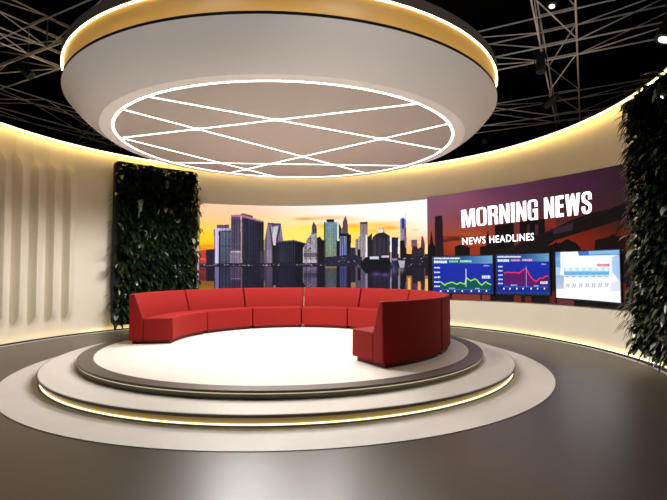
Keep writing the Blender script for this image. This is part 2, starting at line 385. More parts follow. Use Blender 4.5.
def screen_mesh(name, a0, a1, z0f, z1f, r, na, nz, paint, material, parent, corner=0, deep=0):
    """curved face between two azimuths; z0f,z1f give bottom and top per azimuth"""
    A = np.linspace(a0, a1, na+1); T = np.linspace(0, 1, nz+1)
    AA, TT = np.meshgrid(A, T, indexing='ij')
    Z0 = z0f(AA); Z1 = z1f(AA); ZZ = Z0+(Z1-Z0)*TT
    X = WX+r*np.cos(np.radians(AA)); Y = WY+r*np.sin(np.radians(AA))
    c, s = math.cos(PITCH), math.sin(PITCH); Zc = ZZ-CAMH
    y = Y*c+Zc*s; z = -Y*s+Zc*c; u = X/y; v = z/y; c, s = math.cos(ROLL), math.sin(ROLL)
    px = 333.5+FPX*(c*u+s*v); py = 250-FPX*(-s*u+c*v)
    cv = Canvas(px, py); paint(cv)
    if deep: cv.c = 255*(np.clip(cv.c, 0, 255)/255)**deep
    col = np.clip(cv.c, 0, 255)/255; col = np.where(col <= .04045, col/12.92, ((col+.055)/1.055)**2.4)
    verts = np.stack([X, Y, ZZ], -1).reshape(-1, 3)
    idx = np.arange((na+1)*(nz+1)).reshape(na+1, nz+1)
    f = np.stack([idx[:-1, :-1], idx[:-1, 1:], idx[1:, 1:], idx[1:, :-1]], -1)
    if corner:
        s_ = (a0-(AA[:-1, :-1]+AA[1:, 1:])/2)*R(1)*r; t_ = (Z1-ZZ)[:-1, :-1]
        f = f[~((s_ < corner) & (t_ < corner) & (np.hypot(corner-s_, corner-t_) > corner))]
    f = f.reshape(-1, 4)
    me = bpy.data.meshes.new(name); me.vertices.add(len(verts)); me.vertices.foreach_set('co', verts.ravel())
    me.loops.add(f.size); me.loops.foreach_set('vertex_index', f.ravel().astype(np.int32))
    me.polygons.add(len(f)); me.polygons.foreach_set('loop_start', np.arange(0, f.size, 4, dtype=np.int32))
    me.update(calc_edges=True); me.validate()
    at = me.color_attributes.new('picture', 'FLOAT_COLOR', 'POINT')
    at.data.foreach_set('color', np.concatenate([col.reshape(-1, 3), np.ones((len(verts), 1))], 1).ravel())
    me.materials.append(material)
    o = bpy.data.objects.new(name, me); COL.objects.link(o); o.parent = parent
    o.matrix_parent_inverse = Matrix.Translation(parent.location).inverted()
    return o

rng = np.random.RandomState(3)
def paint_skyline(k):
    x, y = k.x.copy(), k.y.copy()
    WL = 265.0
    k.y = np.where(y > WL, 2*WL-y, y)          # water mirrors the town
    xs = [200, 230, 262, 300, 335, 380, 428]
    ramps = {203: [(255,205,172),(255,208,180),(255,216,200),(255,240,238),(255,252,250),(255,254,252),(255,253,250)],
             218: [(255,204,140),(255,206,150),(255,214,160),(255,232,190),(255,246,236),(255,252,246),(255,250,244)],
             230: [(255,214,60),(255,208,110),(255,222,130),(255,232,120),(255,226,110),(255,226,110),(255,244,232)],
             241: [(255,212,0),(255,200,60),(255,228,90),(255,234,110),(255,222,60),(255,214,110),(255,214,180)],
             252: [(240,120,30),(250,150,40),(255,210,60),(255,220,80),(255,214,70),(255,206,90),(255,170,90)]}
    ys = sorted(ramps); G = np.array([ramps[q] for q in ys], float)
    for ch in range(3):
        rows = np.stack([np.interp(x, xs, G[i, :, ch]) for i in range(len(ys))])
        out = rows[0].copy()
        for i in range(len(ys)-1):
            t = np.clip((k.y-ys[i])/(ys[i+1]-ys[i]), 0, 1); out = out+(rows[i+1]-rows[i])*t if i else rows[0]+(rows[1]-rows[0])*t
        k.c[..., ch] = out
    for b in [(309,218.5,14,1.3,(226,176,80),.8),(304,219,7,1,(214,158,60),.7),(332,217.5,18,2,(250,190,140),.8),(350,219.5,12,1.6,(252,206,150),.6),
              (354,226,9,2.4,(255,176,60),.9),(355,230,8,1.8,(255,226,0),.9),(378,225,18,2.4,(255,196,90),.8),(390,228,9,1.7,(250,160,40),.9),(395,223,14,1.5,(255,216,140),.6),
              (322,226,6,2.2,(250,170,60),.7),(308,227.5,10,2,(255,226,60),.7),(415,230,3.5,1,(200,190,180),.5),(286,232,14,4,(255,236,100),.4),(205,245.5,12,1,(240,140,40),.8),(373,231,8,2,(250,190,80),.8),(418,240,14,2.5,(255,196,150),.7)]:
        k.blob(*b)
    P, Q = k.poly, k.rect
    Q(196,250,206.5,268,(196,56,56)); Q(198,258,206,259.5,(240,90,60)); Q(206,249,215,268,(44,30,62))
    # pale edged tower
    Q(214,229,231,268,(92,108,150),c2=(62,82,112)); Q(215,228,219,268,(214,192,236)); Q(218.6,231,220.2,268,(40,30,66)); Q(217.5,227.5,231,230.3,(196,168,226))
    Q(217,224.4,229,227.8,(118,62,140)); k.stripes(221,230,231,232,2,(30,26,60),.7); k.stripes(221,245,231,246.5,1.2,(30,40,90),.6)
    # big slab
    P([(231,216.2),(241.5,215.5),(241.5,268),(231,268)],(86,72,112),c2=(106,86,120)); k.stripes(232,219,241,250,2.6,(60,52,100),.6); Q(229.5,251.5,241,268,(132,112,146)); Q(231,250.8,241,252,(214,170,200))
    P([(242,215.5),(262,221.5),(262.5,268),(242,268)],(40,42,80),c2=(26,24,48)); k.stripes(243,221,262,262,2.7,(74,78,120),.35)
    P([(231,214.6),(242,214.2),(264,221),(264,222.6),(242,216.6),(231,216.4)],(190,110,140)); P([(240,213.8),(243.5,213),(253,215.6),(253,217.6)],(120,66,84)); Q(240.6,216,242.2,262,(222,176,196))
    P([(256,221),(264,222),(264,268),(256,268)],(40,32,66)); Q(260,251,265.5,268,(64,54,86))
    # tower with pale V
    P([(264,268),(264.6,240),(268,222.6),(281,223.6),(283,240),(283.5,268)],(134,108,152),c2=(120,100,140)); P([(268,222.4),(281,223.4),(281,225.2),(268,224.4)],(96,60,96))
    P([(269.3,225),(270.8,226),(274,247),(272,247)],(70,48,84)); P([(278.6,226),(280.6,226),(276.6,247),(275,247)],(74,50,86)); P([(271,226.5),(278.6,226.5),(276,238),(275.6,247),(273.6,247)],(190,196,208),c2=(226,196,224)); Q(272.3,245,278,268,(36,26,50)); Q(264,250,272.3,268,(136,112,146))
    # low dark block
    P([(276.5,241.5),(294,240),(305.5,243.3),(306,268),(276.5,268)],(28,30,58)); P([(276.5,241.2),(294,239.8),(305.5,243),(305.5,244),(294,241.4),(276.5,242.4)],(92,70,100)); k.stripes(278,243.5,295,262,2.1,(72,80,120),.5); P([(295,241.5),(305.6,243.6),(306,268),(295,268)],(18,14,34))
    # crowned tower
    P([(303,268),(303,248),(306,243),(307,238.5),(311,235),(312,226),(313.6,221.8),(316.4,226),(317,236),(318.5,243),(318.5,268)],(166,148,166))
    P([(312,234),(312,226),(313.6,221.6),(316.5,226),(317,233)],(96,64,80))
    for q in range(34):
        a, b = rng.uniform(304,317), rng.uniform(236,262); Q(a,b,a+1.2,b+.8,(70,50,80) if q % 3 else (220,206,216))
    Q(303.6,259.6,318,262.4,(196,184,200)); Q(303.6,252.6,318,257,(112,98,118))
    P([(317,268),(317,238),(320,236.5),(322.5,240),(325,240),(325,268)],(34,20,42))
    # behind spire
    P([(335,222),(339,223),(341,227),(341.5,239),(335,239)],(34,32,66)); P([(342,236),(343,222),(345.5,215.4),(347.6,222),(348.2,236)],(106,70,88)); Q(341,228,343.6,236,(128,112,146)); Q(347,234.5,351,268,(30,20,44)); Q(339,233.5,349,237,(44,26,54))
    # green glass tower
    P([(324.6,222.4),(337.6,222),(337.6,262),(324.6,262)],(94,150,170),c2=(134,148,92)); Q(326.6,219.3,334.2,222,(52,26,52)); Q(337.2,222.4,339,242,(208,228,222)); Q(324,222,325.2,262,(60,66,70))
    Q(336.6,241,340,268,(24,16,40)); Q(339.6,236.4,346.8,268,(134,142,200),c2=(110,120,196)); k.stripes(339.6,237,346.8,262,2.2,(50,56,110),.7); Q(346.8,236.4,350.6,268,(26,18,40))
    P([(350.6,268),(350.6,247.5),(356,247.5),(356,268)],(70,44,74)); 
    # cluster with white edge
    Q(360,222.3,367.6,242,(156,118,130),c2=(170,140,150)); Q(360,222,367.8,224.2,(112,56,62)); P([(355.5,268),(355.5,239.5),(358,239),(358.5,236.5),(366,236.5),(366,268)],(170,146,156)); Q(365.4,235,367.4,262,(238,228,236)); Q(367.4,236.5,372,268,(40,30,52)); P([(368,237),(372,233),(372,240)],(60,40,60)); Q(357.6,249.5,360.6,262,(20,14,26))
    Q(377.4,228,384.4,232.6,(206,186,204)); Q(378.4,229.6,383.4,232.6,(255,224,200))
    P([(371,268),(371.4,243),(373,237),(377,233.4),(384,232.4),(389.8,236),(391,268)],(48,38,62)); k.stripes(372,238,390,262,4.4,(92,86,112),.45)
    Q(391.4,237.5,398.6,268,(32,30,58)); Q(390,237,391.6,252.4,(242,238,242)); k.stripes(392,238,398,262,3,(64,64,110),.5); Q(398,239,399.8,254,(238,232,240))
    P([(400.2,246),(400.2,219.6),(403,217.4),(406,220),(407,246)],(96,110,200),c2=(210,150,150)); Q(402.2,219,404.2,229,(36,36,140)); Q(404.4,228,406.2,248,(140,92,120)); Q(405.4,213,405.9,219,(206,196,232)); 
    P([(400,268),(400,241),(404,240),(405,248),(406.5,248),(406.5,268)],(24,14,30)); Q(411.3,240,417,247,(156,84,104)); Q(411.3,240,417,241,(110,70,90))
    P([(420.6,250),(421.6,236.4),(423,236.4),(424.8,244),(425,250)],(112,62,70)); P([(411,268),(412,247),(417,246),(418,249),(421,247),(424.6,250),(424.6,268)],(64,38,66)); Q(406.5,254,412,268,(40,26,38)); Q(425,253.5,428.5,268,(34,22,36)); Q(425.4,244,427.6,254,(255,232,170)); Q(417.2,244,419,247,(255,190,90))
    Q(350.6,243,355,247.4,(255,226,110))
    # window grain on the facades
    lum = k.c.mean(-1); bld = (lum < 205) & (k.y > 219) & (np.abs(k.c[..., 0]-k.c[..., 2]) < 70)
    gx = np.floor(x*1.25).astype(int); gy = np.floor(k.y*1.0).astype(int)
    nz = np.random.RandomState(5).uniform(.84, 1.08, (900, 400))[gx % 900, gy % 400]*np.random.RandomState(6).uniform(.74, 1.16, 900)[gx % 900]
    k.c = np.where(bld[..., None], k.c*nz[..., None]*(.80+.2*np.clip(lum/160, 0, 1))[..., None], k.c)
    g = k.c.mean(-1, keepdims=True); k.c = np.where(bld[..., None], g+(k.c-g)*.62, k.c)
    # quay with small lights
    k.y = y
    Q(196,263,428.6,266.6,(30,26,46)); P([(325,266),(325,257),(340,256),(352,254),(362,257),(362,266)],(34,32,54)); P([(396,268),(398,258),(412,257),(428.6,255),(428.6,268)],(28,22,36))
    for q in range(120):
        a = rng.uniform(200,427); b = rng.uniform(263.4,265.4) if a < 325 else rng.uniform(256,266.5); v = rng.uniform(60,190); Q(a,b,a+rng.uniform(.5,2),b+.7,(v,v*.95,v+10))
    w = (y > 266)[..., None]; k.c = np.where(w, k.c*np.array([.52,.50,.55])+np.array([8,6,16]), k.c)
    rip = (np.sin(y*3.1+np.sin(x*.7)*1.5)*8*(y > 268))[..., None]; k.c = k.c+rip*.5
    P([(361,262),(366,257),(378,258),(390,259),(392,268),(388,274),(366,274),(361,268)],(14,11,24)); Q(370,256.6,378.6,259.4,(206,206,222)); Q(381.6,255.8,389,257.6,(196,192,224)); Q(390,258.6,397,260.6,(140,130,200)); P([(398,260.5),(405,261),(404,268),(400,268)],(178,172,190))
    for b in [(376,274,4,2,(92,82,160),.8),(385,275,3.4,2,(90,80,156),.8),(393.5,270,3,5,(96,92,160),.7),(401.5,270,3,3,(140,134,160),.7)]: k.blob(*b)
    k.c = np.where(((x > 408) & (x < 410.5) & (y > 278))[..., None], np.array([255,176,60]), k.c)
    k.c = np.where(((x > 418) & (x < 420.5) & (y > 282))[..., None], np.array([250,160,50]), k.c)
    k.c = np.where(((x > 425) & (x < 427.6) & (y > 279))[..., None], np.array([255,190,90]), k.c)

def paint_headlines(k):
    x, y = k.x, k.y
    xs = [428, 470, 520, 570, 625]
    ramps = {170: [(164,112,136),(150,96,128),(112,66,96),(86,52,72),(70,42,60)], 205: [(160,108,134),(160,96,120),(124,74,92),(92,54,68),(78,46,56)],
             222: [(168,104,120),(172,94,96),(130,64,66),(104,50,48),(74,38,36)], 238: [(186,92,74),(206,92,52),(160,64,40),(150,50,20),(120,40,14)], 255: [(160,62,34),(190,76,40),(140,54,34),(150,42,10),(120,36,10)], 300: [(90,36,30),(120,50,44),(110,44,36),(120,52,50),(70,30,26)]}
    ys = sorted(ramps); G = np.array([ramps[q] for q in ys], float)
    for ch in range(3):
        out = None
        for i in range(len(ys)-1):
            r0 = np.interp(x, xs, G[i, :, ch]); r1 = np.interp(x, xs, G[i+1, :, ch]); t = np.clip((y-ys[i])/(ys[i+1]-ys[i]), 0, 1)
            out = r0+(r1-r0)*t if out is None else np.where(y >= ys[i], r0+(r1-r0)*t, out)
        k.c[..., ch] = out
    P, Q = k.poly, k.rect; D = (30,18,22)
    k.blob(457,238,18,1.4,(120,40,36),.8); k.blob(470,234,14,1.4,(206,110,70),.5); k.blob(498,190,20,5,(120,64,120),.5); k.blob(585,184,16,5,(96,46,96),.6); k.blob(450,200,14,8,(176,116,140),.4)
    P([(427,310),(427,248),(430,244),(431.4,230.4),(433.4,244),(435,247),(435,310)],(24,14,24)); P([(435,216.6),(442.4,216),(443.6,250),(443.6,310),(435,310)],(54,38,48),c2=(40,26,34)); Q(427.6,248,429.8,292,(30,20,24))
    P([(443,240),(452,238.6),(462,239),(470,238),(470,240.5),(452,241.5),(443,243)],(110,44,34),.8)
    # bridge tower and quay silhouettes
    P([(455,310),(455,247),(460,245),(466,246),(470,248),(470,310)],D); P([(480,310),(480,247),(486,246),(486,241),(488,230),(490,241),(495,240),(495,226),(514,223),(514,310)],D); P([(519.5,310),(519.5,222),(545,219),(545,310)],(26,16,20)); Q(514,222,519.6,250,(140,66,68)); Q(527,225,530,238,(84,50,52)); Q(535,225,538.5,236,(92,52,70))
    P([(470,246),(480,247),(480,256),(470,256)],(180,72,40)); Q(545,219,556,228,(150,60,48)); 
    P([(500,262),(500,252),(555,228.5),(575,219.5),(589,214.5),(611,209),(626,204),(626,219),(583,232.5),(555,241),(548,246),(530,258),(530,262)],(32,20,22)); P([(553,229.5),(573,223),(573,231),(553,235)],(92,72,90),.7); k.line([(500,254),(556,229.6),(612,209.4)],.7,(70,50,56),.6); k.line([(510,256),(560,234),(620,213)],.6,(56,38,42),.6)
    P([(545,262),(545,247),(553,245),(556,242.5),(558,244),(562,243),(565,240.5),(569,240),(572,242),(577,244),(581,250),(581,262)],(24,12,14)); P([(594,262),(595,241),(600,239.5),(606,238.6),(611,236),(613,234.4),(616,237),(623,236.4),(626,238),(626,262)],(32,10,12)); k.line([(615,237),(618,230),(623,226)],1.2,(24,24,14),.9)
    # lower strip behind the small displays
    Q(427,256,630,294,(24,16,22)); Q(427,292,630,318,(34,20,24)); Q(452,294,480,310,(168,72,60)); Q(482,294,490,310,(150,70,62)); Q(492.4,256,496.4,296,(26,16,24)); Q(514,296,521,310,(140,54,42)); Q(525,297,531,310,(120,50,44)); Q(549.6,292,555,310,(112,48,44)); Q(557,296,574,310,(132,62,66)); Q(574,297,626,318,(28,16,20)); Q(620,284,626,300,(110,40,18))
    Q(485,256,488,262,D)

def chart_base(k, x0, x1, y0, y1, xr):
    k.rect(x0-3, y0-3, x1+3, y1+6, (22,44,168), c2=(18,34,140)); k.rect(x0-3, y0-3, x1+3, y0+7, (24,66,140))
    m = (k.y < y0+7); t = np.clip((k.x-x0-22)/(x1-x0-22), 0, 1)[..., None]; k.c = np.where(m[..., None], k.c*(1-t)+np.array([104,158,190])*t, k.c)
    k.rect(x0-3, y1-2, x1+3, y1+6, (14,60,120))
def dashes(k, x0, x1, y, h, c, seed):
    r = np.random.RandomState(seed); x = x0
    while x < x1:
        w = r.uniform(.7,1.5); k.rect(x, y-h/2+r.uniform(-.15,.15), min(x+w, x1), y+h/2, c); x += w+.35
def T1(p): return (425+p[0]/7.573, 240+p[1]/7.573)
def paint_chart_green(k):
    chart_base(k, 433, 492, 257, 294, 0)
    dashes(k, 434, 460, 258.7, 1.6, (236,242,250), 1); dashes(k, 434, 447, 262.2, 2.4, (240,246,255), 2); dashes(k, 449, 458, 261.8, 1.8, (150,230,150), 3); dashes(k, 460, 471.5, 261.6, 2, (160,236,160), 4)
    for i, yy in enumerate((268,272.6,277.6,282.2,286.6)): dashes(k, 434.2, 440, yy, 1.3, (226,234,250), 10+i)
    L = [T1(p) for p in [(120,320),(150,345),(165,332),(180,330),(200,322),(215,326),(240,338),(265,325),(285,332),(302,338),(310,300),(318,292),(345,312),(360,306),(375,297),(395,308),(410,330),(430,345),(445,330),(460,320),(475,332),(497,340)]]
    k.poly(L+[(490.6,289.6),(441,289.6)], (10,84,70), .9); k.line(L, .75, (150,240,60)); k.line([(465.9,269.5),(465.9,287)], .5, (226,236,255))
    dashes(k, 482, 490.6, 277.4, 3, (226,232,250), 20); dashes(k, 483.5, 489, 266.2, 1.2, (150,180,230), 21); dashes(k, 449, 455, 288.6, 1, (170,200,230), 22); dashes(k, 475, 479.5, 288.8, 1, (170,200,230), 23); k.line([(442,290),(490,290)], .3, (90,130,170))
    for xx in (440.6,447.7,454.7,462.2,471.2,478.9,486.4): k.rect(xx-.6, 290.6, xx+.6, 292.2, (236,242,250))
def T2(p): return (490+p[0]/6.17, 225+p[1]/6.17)
def paint_chart_red(k):
    chart_base(k, 497, 549, 255, 294.5, 0)
    dashes(k, 497.4, 521, 257.3, 1.6, (236,242,250), 31); dashes(k, 497.6, 509, 261, 2.4, (240,246,255), 32); dashes(k, 511, 520, 260.8, 1.8, (232,160,220), 33); dashes(k, 522, 532, 260.6, 2, (236,170,224), 34)
    for i, yy in enumerate((267.2,271.3,275.6,279.8,284)): dashes(k, 498.2, 502.6, yy, 1.3, (220,230,250), 40+i)
    L = [T2(p) for p in [(88,300),(110,294),(130,298),(155,296),(180,300),(192,290),(205,280),(218,272),(228,284),(240,305),(252,326),(265,340),(285,352),(300,338),(312,330),(328,332),(340,320),(357,318)]]
    k.poly(L+[(547.6,286),(504.4,286)], (96,16,92), .85); k.line(L, .8, (238,50,66)); k.line([(526.2,267),(526.2,287)], .4, (180,160,210))
    dashes(k, 540.2, 547.6, 283.2, 2.6, (226,232,250), 50); dashes(k, 541.5, 546, 264.8, 1.2, (150,180,230), 51); dashes(k, 511, 517, 285.6, 1, (170,200,230), 52); dashes(k, 534, 538.5, 286.4, 1, (170,200,230), 53); k.line([(504,287.3),(548,287.6)], .3, (90,130,170))
    for xx in (503.8,509.8,516.7,522.9,531,537.5,544.3): k.rect(xx-.6, 288.4, xx+.6, 290, (236,242,250))
def paint_weather(k):
    k.rect(550, 245, 626, 310, (236,240,250), c2=(252,252,255)); k.rect(550, 251, 560.4, 271, (62,128,206), c2=(120,176,226)); k.rect(550, 268, 560, 276, (170,206,232)); k.rect(550, 276, 563.8, 289.4, (150,176,222), c2=(190,196,224)); k.rect(558.8, 289.4, 564, 292, (255,255,255))
    k.poly([(577,249),(621,248),(620,255.4),(579,256.4)], (66,106,200)); k.poly([(588,249),(621,248),(620,254.6),(589,255.4)], (124,182,228)); k.poly([(612,258),(621,254),(621,284),(612,272)], (150,186,232), .9); k.blob(566,256,5,3,(255,255,255),.9); k.blob(585,260,22,2.4,(255,255,255),.9); k.blob(609,270,5,6,(214,232,250),.6)
    k.rect(563.8, 268.4, 609.4, 277.6, (150,202,234), c2=(196,224,242)); k.rect(564, 272, 609, 275.6, (110,180,224))
    for i in range(7):
        xx = 567.3+6.5*i; k.blob(xx, 270, 2.5, 1.7, (255,255,255), 1); k.blob(xx, 274.6, 1.6, .6, (60,120,180), .6); k.blob(xx+1, 269.5, 1, .6, (250,214,190) if i < 2 else (226,236,250), .6)
        dashes(k, xx-1.8, xx+1.4, 277.3, .8, (90,110,150), 70+i)
        for q in range(2): k.line([(xx-1.4+q*2, 288-.1*i), (xx-.2+q*2, 285.6-.1*i), (xx-1+q*2, 284.6-.1*i)], .5, (110,116,126), .8)
    k.rect(597.2, 264.6, 609.2, 267.2, (220,44,70)); dashes(k, 598.4, 608, 265.9, 1, (250,210,220), 60); k.poly([(611,284),(620,280),(620,292),(610,292)], (214,218,240), .8)

def profile_screen(a0, a1, z0, z1, r0, r1, n, name, m, parent, smooth=30):
    """housing of a screen: z0/z1 functions of the azimuth"""
    b = MB(); 
    for i in range(n+1):
        a = a0+(a1-a0)*i/n
        for r, z in ((r0, z0(a)), (r1, z0(a)), (r1, z1(a)), (r0, z1(a))): b.v.append(cyl_pt(a, z, r))
    for i in range(n):
        for j in range(4): b.f.append((i*4+j, (i+1)*4+j, (i+1)*4+(j+1) % 4, i*4+(j+1) % 4))
    b.f += [(0,1,2,3), (n*4+3, n*4+2, n*4+1, n*4)]
    return b.build(name, m, parent, smooth=smooth)

cst = lambda v: (lambda a: a*0+v)
big = empty('video_wall', cyl_pt(87, .69, 5.76), 'wide curved screen showing a city skyline at sunset over water, behind the sofa', 'screen')
zl1 = lambda a: np.interp(a, [54.6, 89, 119.8], [3.345, 3.322, 3.292])
profile_screen(119.6, 54.75, cst(.69), lambda a: float(zl1(a))-.01, 5.764, 5.80, 60, 'screen_housing', M['bezel'], big)
screen_mesh('screen_face', 119.8, 54.7, cst(.69), zl1, 5.76, 620, 250, paint_skyline, M['screen'], big, corner=.12)

hd = empty('video_wall', cyl_pt(28, .69, 5.76), 'curved screen at right with dusk bridge picture and large white morning news lettering', 'screen')
zr1 = lambda a: np.interp(a, [-1, 1.5, 10, 21, 40, 54.6], [3.21, 3.25, 3.32, 3.385, 3.425, 3.405])
zr0 = lambda a: np.interp(a, [-1, 3.7, 21.7, 40, 54.6], [.76, .752, .73, .70, .69])
profile_screen(54.5, -.4, lambda a: float(zr0(a)), lambda a: float(zr1(a))-.01, 5.764, 5.80, 60, 'screen_housing', M['bezel'], hd)
screen_mesh('screen_face', 54.6, -.5, zr0, zr1, 5.76, 560, 250, paint_headlines, M['screen_dim'], hd, deep=1.18)

def screen_text(text, quad, name, boldness, rr, condense=True):
    cu = bpy.data.curves.new(name, 'FONT'); cu.body = text; cu.offset = boldness; cu.resolution_u = 3
    cu.space_character = 1.1
    o = bpy.data.objects.new(name, cu); COL.objects.link(o)
    dg = bpy.context.evaluated_depsgraph_get(); dg.update()
    me = bpy.data.meshes.new_from_object(o.evaluated_get(dg)); bpy.data.objects.remove(o)
    import bmesh
    bm = bmesh.new(); bm.from_mesh(me); bmesh.ops.triangulate(bm, faces=bm.faces)
    xs = [v.co.x for v in bm.verts]; ys = [v.co.y for v in bm.verts]; x0, x1, y0, y1 = min(xs), max(xs), min(ys), max(ys)
    for v in bm.verts:
        s = (v.co.x-x0)/(x1-x0); t = (v.co.y-y0)/(y1-y0)
        tl, tr, bl, br = [Vector(q) for q in quad]
        p = (bl*(1-s)+br*s)*(1-t)+(tl*(1-s)+tr*s)*t
        v.co = on_wall(p.x, p.y, rr)
    c = Vector((WX, WY, 0))
    g = bmesh.ops.extrude_face_region(bm, geom=bm.faces[:])
    for v in [e for e in g['geom'] if isinstance(e, bmesh.types.BMVert)]:
        d = (Vector((v.co.x, v.co.y, 0))-c).normalized(); v.co -= d*.004
    bmesh.ops.recalc_face_normals(bm, faces=bm.faces)
    m2 = bpy.data.meshes.new(name); bm.to_mesh(m2); bm.free(); m2.materials.append(M['headline'])
    ob = bpy.data.objects.new(name, m2); COL.objects.link(ob); ob.parent = hd; ob.matrix_parent_inverse = Matrix.Translation(hd.location).inverted()
    return ob

def block_letters(text, quad, name, rr, gap=.15, space=.25):
    """heavy condensed capitals, drawn as polygons in a cell one unit high"""
    def arc(cx, cy, rx, ry, a0, a1, n=6): return [(cx+rx*math.cos(R(a0+(a1-a0)*k/n)), cy+ry*math.sin(R(a0+(a1-a0)*k/n))) for k in range(n+1)]
    w, b = .52, .19
    def ring(pts_out, pts_in): return [pts_out[k:k+2]+pts_in[k:k+2][::-1] for k in range(len(pts_out)-1)]
    def stad(i, a0, a1):
        q = arc(w-.19, .81, .19-i*.165, .19-i*.1, 0, 90)+arc(.19, .81, .19-i*.165, .19-i*.1, 90, 180)+arc(.19, .19, .19-i*.165, .19-i*.1, 180, 270)+arc(w-.19, .19, .19-i*.165, .19-i*.1, 270, 360)
        return q
    G = {
     'I': (.2, [[(0,0),(.2,0),(.2,1),(0,1)]]),
     'E': (.42, [[(0,0),(.2,0),(.2,1),(0,1)], [(.2,0),(.42,0),(.42,.17),(.2,.17)], [(.2,.43),(.40,.43),(.40,.59),(.2,.59)], [(.2,.83),(.42,.83),(.42,1),(.2,1)]]),
     'N': (.52, [[(0,0),(.17,0),(.17,1),(0,1)], [(.35,0),(.52,0),(.52,1),(.35,1)], [(.17,1),(.17,.58),(.35,0),(.35,.45)]]),
     'M': (.70, [[(0,0),(.17,0),(.17,1),(0,1)], [(.53,0),(.70,0),(.70,1),(.53,1)], [(.17,1),(.17,.62),(.29,0),(.35,0),(.35,.4),(.25,1)], [(.53,1),(.53,.62),(.41,0),(.35,0),(.35,.4),(.45,1)]]),
     'W': (.78, [[(0,1),(.12,0),(.31,0),(.19,1)], [(.12,0),(.31,0),(.39,.6),(.39,1),(.32,1)], [(.66,0),(.47,0),(.39,.6),(.39,1),(.46,1)], [(.78,1),(.66,0),(.47,0),(.59,1)]]),
    }
    o, n_ = stad(0,0,0), stad(1,0,0); o = o+[o[0]]; n_ = n_+[n_[0]]
    G['O'] = (w, ring(o, n_))
    k = 7
    go = arc(w-.19,.81,.19,.19,0,90)+arc(.19,.81,.19,.19,90,180)+arc(.19,.19,.19,.19,180,270)+arc(w-.19,.19,.19,.19,270,300)
    gi = arc(w-.19,.81,.02,.09,0,90)+arc(.19,.81,.02,.09,90,180)+arc(.19,.19,.02,.09,180,270)+arc(w-.19,.19,.02,.09,270,300)
    G['G'] = (w, ring([(w,.63)]+go, [(w-.17,.63)]+gi)+[[(w-.17,0),(w,0),(w,.54),(w-.17,.54)], [(w-.26,.38),(w-.17,.38),(w-.17,.54),(w-.26,.54)]])
    ro_ = [(.19,1),(w-.18,1)]+arc(w-.18,.84,.17,.16,90,0)+[(w-.01,.62)]+arc(w-.18,.60,.17,.13,0,-90)+[(.19,.47)]
    ri_ = [(.19,.85),(w-.24,.85)]+arc(w-.22,.81,.04,.04,90,0)+[(w-.18,.66)]+arc(w-.22,.64,.04,.04,0,-90)+[(.19,.60)]
    G['R'] = (w, [[(0,0),(.19,0),(.19,1),(0,1)]]+ring(ro_, ri_)+[[(w-.18,0),(w,0),(w-.01,.40),(w-.07,.5),(.24,.53),(.24,.44),(w-.2,.43)]])
    so = [(w,.64)]+arc(w-.19,.82,.19,.18,0,90)+arc(.19,.82,.19,.18,90,180)+[(0,.70),(.03,.56),(w-.18,.36)]+[(w-.17,.22)]+arc(.26,.19,.07,.06,0,-180)+[(.18,.36)]
    si = [(w-.18,.64)]+arc(w-.24,.82,.05,.05,0,90)+arc(.24,.82,.06,.05,90,180)+[(.18,.72),(.2,.67),(w-.03,.44)]+[(w,.28)]+arc(.26,.19,.26,.19,0,-180)+[(0,.36)]
    G['S'] = (w, ring(so, si))
    polys = []; x = 0
    for ch in text:
        if ch == ' ': x += space; continue
        wd, ps = G[ch]; polys += [[(x+a, c) for a, c in p] for p in ps]; x += wd+gap*.5
    x -= gap*.5
    tl, tr, bl, br = [Vector(q) for q in quad]; mb = MB()
    for p in polys:
        V = []
        for rad in (rr, rr+.003):
            for a, c in p:
                s_ = a/x; P = (bl*(1-s_)+br*s_)*(1-c)+(tl*(1-s_)+tr*s_)*c; V.append(on_wall(P.x, P.y, rad))
        m = len(p); mb.add(V, [tuple(range(m)), tuple(range(2*m-1, m-1, -1))]+[(k, (k+1) % m, m+(k+1) % m, m+k) for k in range(m)])
    return mb.build(name, M['headline'], hd)
block_letters('MORNING NEWS', [(461.2,210.6),(591.8,191.6),(462,228.3),(591.8,214.2)], 'headline_lettering', 5.755)
screen_text('NEWS HEADLINES', [(462,238.2),(534,233.4),(462.6,245.2),(534,240.9)], 'subtitle_lettering', .007, 5.757)

for nm, lab, (tl, tr, bl, br), pf, st_ in (
    ('display', 'left small display with green stock chart on blue, under the headline lettering', ((432.9,257.4),(492.2,256),(432.9,292.6),(492.4,294.2)), paint_chart_green, .95),
    ('display', 'middle small display with red falling stock chart on blue', ((496.4,255.4),(548.8,254),(496.4,294),(549,295.4)), paint_chart_red, .92),
    ('display', 'right small display with bright white and blue weather table', ((555.4,252.8),(619.2,250.6),(555.6,298.2),(619.8,303.6)), paint_weather, .92)):
    rr = 5.72
    A0, zt0 = on_wall_az(*tl, rr); A1, zt1 = on_wall_az(*tr, rr); B0, zb0 = on_wall_az(*bl, rr); B1, zb1 = on_wall_az(*br, rr)
    z1 = lambda a, A0=A0, A1=A1, p=zt0, q=zt1: p+(q-p)*(a-A0)/(A1-A0)
    z0 = lambda a, A0=A0, A1=A1, p=zb0, q=zb1: p+(q-p)*(a-A0)/(A1-A0)
    t = empty(nm, cyl_pt((A0+A1)/2, z0((A0+A1)/2), 5.74), lab, 'display', 'small displays under the headline')
    profile_screen(A0+.25, A1-.25, lambda a: z0(a)-.03, lambda a: z1(a)+.02, rr+.003, 5.755, 20, 'bezel', M['bezel'], t)
    mm = mat('lit display '+pf.__name__[6:].replace('_', ' '), (0,0,0), rough=.8, spec=0, attr='picture', strength=st_)
    screen_mesh('screen_face', A0, A1, z0, z1, rr, 300, 190, pf, mm, t)

